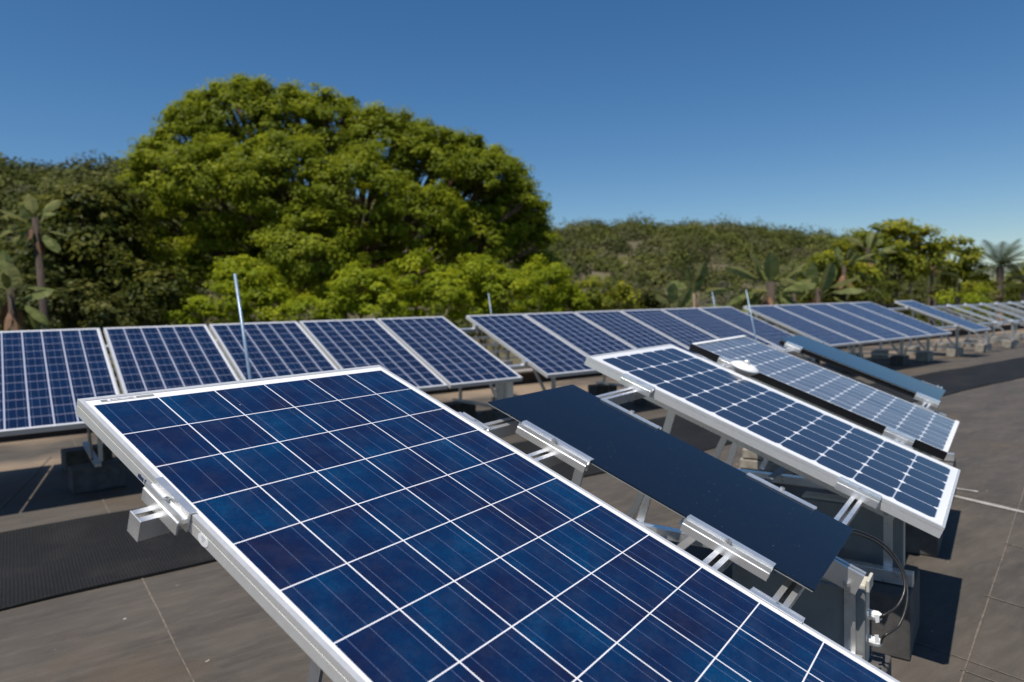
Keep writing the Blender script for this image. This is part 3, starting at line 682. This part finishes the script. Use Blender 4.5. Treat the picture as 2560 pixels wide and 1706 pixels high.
tree('spreading_tree', 'huge rounded feathery green tree rising high behind the left back row', LB(27,
     (600, 320, 105), (500, 370, 95, 1), (720, 330, 100), (430, 440, 90), (830, 345, 95), (950, 390, 105), (1090, 430, 105), (1210, 470, 95),
     (1240, 560, 90, 1), (400, 560, 85), (560, 480, 130, -2), (720, 470, 130, -3), (900, 500, 120, -3), (1060, 560, 100, -2), (1180, 610, 90),
     (420, 690, 85, -1), (560, 620, 80, -1), (780, 640, 120, -4), (930, 640, 70, -2), (1310, 600, 65, 2), (1345, 690, 60, 2), (1290, 510, 60, 1), (350, 620, 60, 1), (370, 480, 50, 1), (620, 235, 38), (760, 250, 38), (480, 290, 45), (540, 250, 26), (1150, 405, 62), (1050, 375, 60), (1240, 450, 60),
     *[(x_ + dx_, y_ + dy_ + 11, random.uniform(9, 21), random.uniform(-1, 1.5)) for x_, y_ in ((340, 450), (360, 390), (400, 330), (440, 275), (500, 235), (560, 205), (600, 190), (660, 195), (740, 215), (800, 225), (860, 240), (930, 265), (1000, 290), (1060, 310), (1130, 340), (1190, 360), (1250, 375), (1290, 410), (1320, 460), (1350, 520), (1370, 570)) for dx_, dy_ in ((random.uniform(-14, 14), random.uniform(-6, 16)), (random.uniform(-25, 25), random.uniform(12, 40)))], (650, 700, 80, 0)),
     gbase(800, 28), 'lf_big', 58, 105, 0.37, 0.13, bark='redbark', trunk_r=0.34, flat=0.6)
bush = [('lime green feathery bush just left of the tall thin rod', [(560, 760, 50), (500, 800, 55), (450, 815, 40)], 19),
        ('lime green bush directly behind the tall thin rod', [(640, 730, 70), (600, 690, 45), (680, 790, 60)], 20),
        ('lime green feathery bush above the fourth left row panel', [(900, 720, 60), (960, 760, 70), (850, 770, 45)], 19),
        ('broad lime green bush above the left row right end', [(1040, 700, 65), (1100, 745, 70), (1000, 780, 60)], 20),
        ('lime green bush rising at the short pale rod behind the middle row', [(1200, 705, 60), (1270, 740, 65), (1190, 770, 55)], 21),
        ('small lime bush low behind the third left row panel', [(770, 790, 45), (730, 800, 35), (810, 795, 35)], 19),
        ('yellow green bush below the right flank of the huge tree', [(1360, 710, 60), (1410, 760, 50), (1330, 770, 55)], 23)]
for lab, lb, d in bush:
    tree('lime_bush', lab, LB(d, *lb), gbase(lb[0][0], d), 'lf_lime', 75, 90, 0.30, 0.105, 'bush', 'lime green bushes below the huge tree', trunk_r=0.08, flat=0.55)
tree('broadleaf_tree', 'dark olive rounded tree between the left banana trunk and the huge tree', LB(23, (230, 560, 95), (160, 640, 85), (280, 660, 85), (200, 740, 90), (320, 770, 80), (290, 520, 60, 1), (120, 540, 50, 1)),
     gbase(220, 24), 'lf_dark', 34, 90, 0.5, 0.20, trunk_r=0.22)
tree('dark_shrub', 'low dark shrub mass above the first left row panel', LB(17, (120, 760, 75), (220, 790, 60), (300, 800, 60), (40, 790, 55)), gbase(150, 17), 'lf_olive', 45, 80, 0.36, 0.14, 'bush', trunk_r=0.08)
tree('dark_shrub', 'dark shrub filling the gap left of the lime bushes', LB(19, (390, 780, 60), (350, 720, 60), (420, 730, 50)), gbase(380, 19), 'lf_dark', 40, 80, 0.4, 0.16, 'bush', trunk_r=0.08)
tree('olive_shrub', 'olive yellow shrub above the second panel of the middle row', LB(24, (1490, 745, 55), (1540, 765, 50), (1445, 770, 45)), gbase(1490, 24), 'lf_mid', 32, 80, 0.42, 0.15, 'bush', trunk_r=0.08)
tree('olive_shrub', 'olive yellow shrub left of the slender banana plant', LB(26, (1600, 765, 50), (1640, 775, 40)), gbase(1600, 26), 'lf_olive', 32, 80, 0.42, 0.15, 'bush', trunk_r=0.08)
tree('grey_shrub', 'bare looking grey twiggy shrub behind the two thin rods of the middle row', LB(30, (1810, 745, 38), (1780, 765, 30)), gbase(1805, 30), 'lf_grey', 14, 60, 0.45, 0.10, 'bush', trunk_r=0.08)
# right hand trees
tree('garden_tree', 'tallest leafy tree of the right group with pale leaning trunk', LB(30, (2150, 612, 34), (2215, 595, 40), (2190, 640, 55), (2260, 620, 60), (2240, 680, 50), (2310, 610, 32), (2150, 680, 45), (2300, 660, 40)), gbase(2150, 30, -4), 'lf_mid', 26, 80, 0.45, 0.20, 'tree', bark='palebark', trunk_r=0.28)
tree('garden_tree', 'leafy tree with yellow green top right of the tallest leafy tree', LB(34, (2385, 640, 45), (2430, 665, 42), (2350, 680, 35), (2400, 710, 45)), gbase(2385, 34), 'lf_mid', 22, 80, 0.45, 0.22, 'tree', bark='palebark', trunk_r=0.22)
tree('garden_tree', 'dense bushy tree between the banana plants and the tallest leafy tree', LB(26, (2110, 650, 40), (2080, 690, 55), (2140, 720, 55), (2050, 730, 45)), gbase(2100, 26), 'lf_mid', 34, 80, 0.40, 0.17, 'tree', trunk_r=0.18)
tree('garden_shrub', 'green shrub above the last right row panel', LB(24, (2190, 745, 38), (2240, 740, 35)), gbase(2200, 24), 'lf_dark', 22, 55, 0.35, 0.13, 'bush', trunk_r=0.06)
tree('garden_shrub', 'dark shrub behind the lone blue panel', LB(28, (2330, 735, 42), (2280, 750, 35)), gbase(2320, 28), 'lf_olive', 18, 55, 0.4, 0.13, 'bush', trunk_r=0.06)
tree('garden_shrub', 'yellow green shrub low above the bare rafters', LB(27, (2410, 765, 34), (2450, 745, 26), (2370, 765, 28)), gbase(2420, 27), 'lf_lime', 22, 55, 0.35, 0.12, 'bush', trunk_r=0.06)
tree('garden_shrub', 'dark shrub below the feather palm at the right edge', LB(30, (2480, 735, 40), (2530, 745, 40), (2570, 740, 40)), gbase(2500, 30), 'lf_dark', 16, 55, 0.42, 0.14, 'bush', trunk_r=0.06)
tree('garden_shrub', 'dark bushy shrub filling the right photo edge behind the palms', LB(40, (2545, 715, 45), (2590, 700, 50), (2500, 730, 45), (2450, 720, 40)), gbase(2545, 40), 'lf_mid', 14, 55, 0.5, 0.18, 'bush', trunk_r=0.06)
tree('garden_shrub', 'green shrub beside the fan of banana leaves', LB(25, (1990, 740, 45), (2030, 770, 35), (1960, 775, 30)), gbase(1990, 25), 'lf_dark', 18, 55, 0.4, 0.13, 'bush', trunk_r=0.06)

def paddle(mb, p, d, ln, wd, droop, split=True):
    """one banana-like leaf on a stalk"""
    d = d.normalized(); side = d.cross(Vector((0, 0, 1)))
    side = side.normalized() if side.length > 0.1 else Vector((1, 0, 0))
    a = random.uniform(-0.9, 0.9); side = (side * math.cos(a) + d.cross(side) * math.sin(a)).normalized()
    n = 9; prev = None; q = p.copy(); dd = d.copy(); pts = []
    for i in range(n + 1):
        t_ = i / n; wv = wd * max(0.03, (0.05 if t_ < 0.35 else math.sin(math.pi * min(1, (t_ - 0.33) / 0.67)) ** 0.6))
        pts.append((q.copy(), side * wv, dd.cross(side).normalized()))
        dd = (dd + Vector((0, 0, -droop / n))).normalized(); q = q + dd * ln / n
    for i in range(n):
        (p0, s0, u0), (p1, s1, u1) = pts[i], pts[i+1]
        k = random.uniform(0.75, 1.0) if split else 1
        for sg in (1, -1):
            mb.add([p0, p0 + s0 * sg + u0 * 0.3 * s0.length, p1 + s1 * sg * k + u1 * 0.3 * s1.length, p1], [(0, 1, 2, 3)])
def banana(label, px, py, d, h_px, n, ln, spread, trunk='bark', base_py=None, tr=0.22, lean=0.0):
    c = P(px, py, d); gb = Vector((c.x + lean, c.y, -4.0)); e = empty('banana_plant', gb); tag(e, label, 'banana plant', 'banana like plants'); L_ = Matrix.Translation(-gb)
    b = MB(); b.tube([gb, gb.lerp(c, 0.5) + Vector((0.1, 0, 0)), c], [tr * 1.2, tr, tr * 0.8], 10)
    b.build('trunk', MAT[trunk], e, smooth=True).matrix_parent_inverse = L_
    b = MB()
    n = int(n * 1.5)
    for k in range(n):
        a = (k / (n - 1) - 0.5) * 2 * spread + random.uniform(-0.15, 0.15); tw = Vector(CR[:, 0]) * math.sin(a) + Vector((0, 0, 1)) * math.cos(a) + Vector(CR[:, 1]) * random.uniform(-0.6, 0.6)
        paddle(b, c - Vector((0, 0, random.uniform(0, 0.7) * ln * 0.6)), tw, ln * random.uniform(0.6, 1.1), ln * random.uniform(0.13, 0.20), 0.25 + abs(a) * 0.9)
    b.build('leaves', MAT['lf_banana'], e).matrix_parent_inverse = L_
    b = MB()
    for k in range(7):
        a = random.uniform(0, 2 * math.pi); paddle(b, c - Vector((0, 0, 0.1 + 0.05 * k)), Vector((math.cos(a), math.sin(a), -0.9)), ln * random.uniform(0.5, 0.8), ln * 0.09, 1.4)
    b.build('dead_leaves', MAT['dry'], e).matrix_parent_inverse = L_
banana('banana like plant with upright pale leaves and brown trunk right of the thin rods', 1925, 705, 20, 0, 17, 1.45, 2.0, tr=0.16)
banana('banana like plant fanning two upright leaves against the sky', 2045, 720, 24, 0, 9, 1.8, 1.3, tr=0.12)
banana('slender young banana plant above the fifth panel of the middle row', 1735, 735, 22, 0, 7, 1.25, 0.9, 'palebark', tr=0.05)
banana('dark topped banana plant crowning the tallest leafy tree group', 2170, 620, 28, 0, 12, 1.35, 1.6, tr=0.10)
banana('small banana plant under the slender one, drooping leaves', 1685, 770, 20, 0, 8, 1.1, 1.7, tr=0.06)
banana('tall banana plant with crooked pale trunk at the far left', 88, 545, 15, 0, 9, 0.85, 1.3, 'bark', tr=0.085)
banana('drooping grey green banana plant cut by the left photo edge', 25, 720, 12.5, 0, 9, 1.0, 1.8, tr=0.07)
banana('low pale leaved banana plant between the two larger banana plants', 1985, 735, 23, 0, 9, 1.2, 1.9, tr=0.08)
banana('upper banana like plant half hidden in the dense bushy tree', 2110, 665, 25, 0, 8, 1.2, 1.5, tr=0.08)
banana('banana like plant with folded leaves right of the tallest leafy tree', 2330, 640, 31, 0, 8, 1.1, 1.6, tr=0.08)
def palm(label, px, py, d, n, ln):
    c = P(px, py, d); gb = Vector((c.x, c.y, -4.0)); e = empty('palm_tree', gb); tag(e, label, 'palm tree'); L_ = Matrix.Translation(-gb)
    MB().tube([gb, c], [0.22, 0.16], 10).build('trunk', MAT['palebark'], e, smooth=True).matrix_parent_inverse = L_
    b = MB()
    for k in range(n):
        a = 2 * math.pi * k / n + random.uniform(-.2, .2); elv = random.uniform(0.1, 1.2)
        dd = Vector((math.cos(a) * math.cos(elv), math.sin(a) * math.cos(elv), math.sin(elv))); q = c.copy()
        for i in range(14):
            dn = (dd + Vector((0, 0, -0.07))).normalized(); q2 = q + dn * ln / 14; sd = dn.cross(Vector((0, 0, 1))).normalized(); w_ = ln * 0.26 * math.sin(math.pi * (i + 1) / 15.5)
            b.add([q, q + sd * 0.02, q2], [(0, 1, 2)])
            for sg in (1, -1):
                for j in (0, 0.5):
                    p_ = q.lerp(q2, j); tip = p_ + sd * sg * w_ + dn * w_ * 0.6 + Vector((0, 0, -w_ * 0.2)); b.add([p_, p_ + dn * ln * 0.03, tip], [(0, 1, 2)])
            dd = dn; q = q2
    b.build('crown', MAT['lf_palm'], e).matrix_parent_inverse = L_
palm('feather palm standing against the sky near the right edge', 2500, 668, 33, 24, 1.75)
palm('smaller dark palm cut by the right photo edge', 2562, 700, 34, 18, 1.7)
palm('dry skirted palm behind the lone blue panel', 2330, 690, 33, 14, 1.5)

# ------------------------------------------------------------------ hills
prof = [(-500, 330, 75), (-200, 390, 72), (0, 455, 70), (60, 455, 70), (130, 465, 70), (230, 460, 72), (330, 462, 74), (500, 470, 78), (800, 520, 90), (1100, 560, 110), (1290, 592, 130),
        (1400, 604, 140), (1480, 598, 142), (1580, 594, 144), (1700, 596, 146), (1800, 598, 148), (1900, 605, 150), (2000, 618, 155), (2100, 630, 160), (2200, 665, 170), (2300, 700, 180), (2420, 740, 190), (2700, 775, 200)]
hv = []; NR = 14
rows = []
for k in range(len(prof) - 1):
    a, b_ = prof[k], prof[k+1]; m = max(2, int(abs(b_[0] - a[0]) / 20))
    for i in range(m):
        t_ = i / m; rows.append(tuple(a[j] * (1 - t_) + b_[j] * t_ for j in range(3)))
def hillpt(r, t_):
    """t 0 foot .. 1 ridge .. beyond"""
    top = P(r[0], r[1], r[2]); foot_d = 34 + 0.12 * r[2]
    fp = P(r[0], 765, foot_d); f = Vector((fp.x, fp.y, -4.3))
    if t_ <= 1:
        q = f.lerp(Vector((top.x, top.y, -4.3)), t_); q.z = -4.3 + (top.z + 4.3) * (math.sin(t_ * math.pi / 2) ** 1.1)
        q.z += math.sin(q.x * 0.21) * math.cos(q.y * 0.17) * 0.8 * t_ * (1 - t_) * 2
        return q
    d = Vector((top.x - CP[0], top.y - CP[1], 0)).normalized(); return top + d * 60 * (t_ - 1) - Vector((0, 0, 12 * (t_ - 1)))
for r in rows:
    for j in range(NR): hv.append(hillpt(r, j / (NR - 2) if j < NR - 1 else 3))
hf = [(i*NR+j, (i+1)*NR+j, (i+1)*NR+j+1, i*NR+j+1) for i in range(len(rows)-1) for j in range(NR-1)]
tag(MB().add(hv, hf).build('hill', MAT['soil'], smooth=True), kind='structure')
Cs = []; Ns = []; Sz = []; To = []
for _ in range(3000):
    r = rows[int(RNG.integers(0, len(rows)))]; t_ = float(RNG.random()) ** 0.8 * 1.03
    if 600 < r[0] < 1100 and t_ < 0.45: continue
    q = np.array(hillpt(r, t_)); dist = np.linalg.norm(q[:2]); R0 = RNG.uniform(0.6, 1.9) * (0.45 + dist / 110) * (1.4 if RNG.random() < 0.15 else 1)
    m = int(RNG.uniform(150, 240)); x = unit(m); x[:, 2] = np.abs(x[:, 2]) * 1.1 - 0.1
    bmp = 1 + 0.18 * np.sin(x[:, :1] * 5 + q[0]) * np.cos(x[:, 1:2] * 5 + q[1]); x *= bmp * (0.82 + 0.22 * RNG.random((m, 1)))
    Cs.append(q + x * R0 * np.array([1, 1, RNG.uniform(0.7, 1.1)])); Ns.append(x * 1.3 + RNG.normal(size=(m, 3)) * 0.35 + np.array([0, 0, 0.3])); Sz.append(np.full(m, min(R0, 2.0) * 0.21)); To.append(np.full(m, RNG.random()))
Cs = np.concatenate(Cs); Ns = np.concatenate(Ns)
o = leaf_mesh('hill_scrub', Cs, Ns, np.concatenate(Sz) * RNG.uniform(0.7, 1.2, len(Cs)), MAT['hillbush'], aspect=0.8, tone=np.concatenate(To))
tag(o, 'scrubby bushland covering the hills behind the roof', 'scrub', kind='stuff')
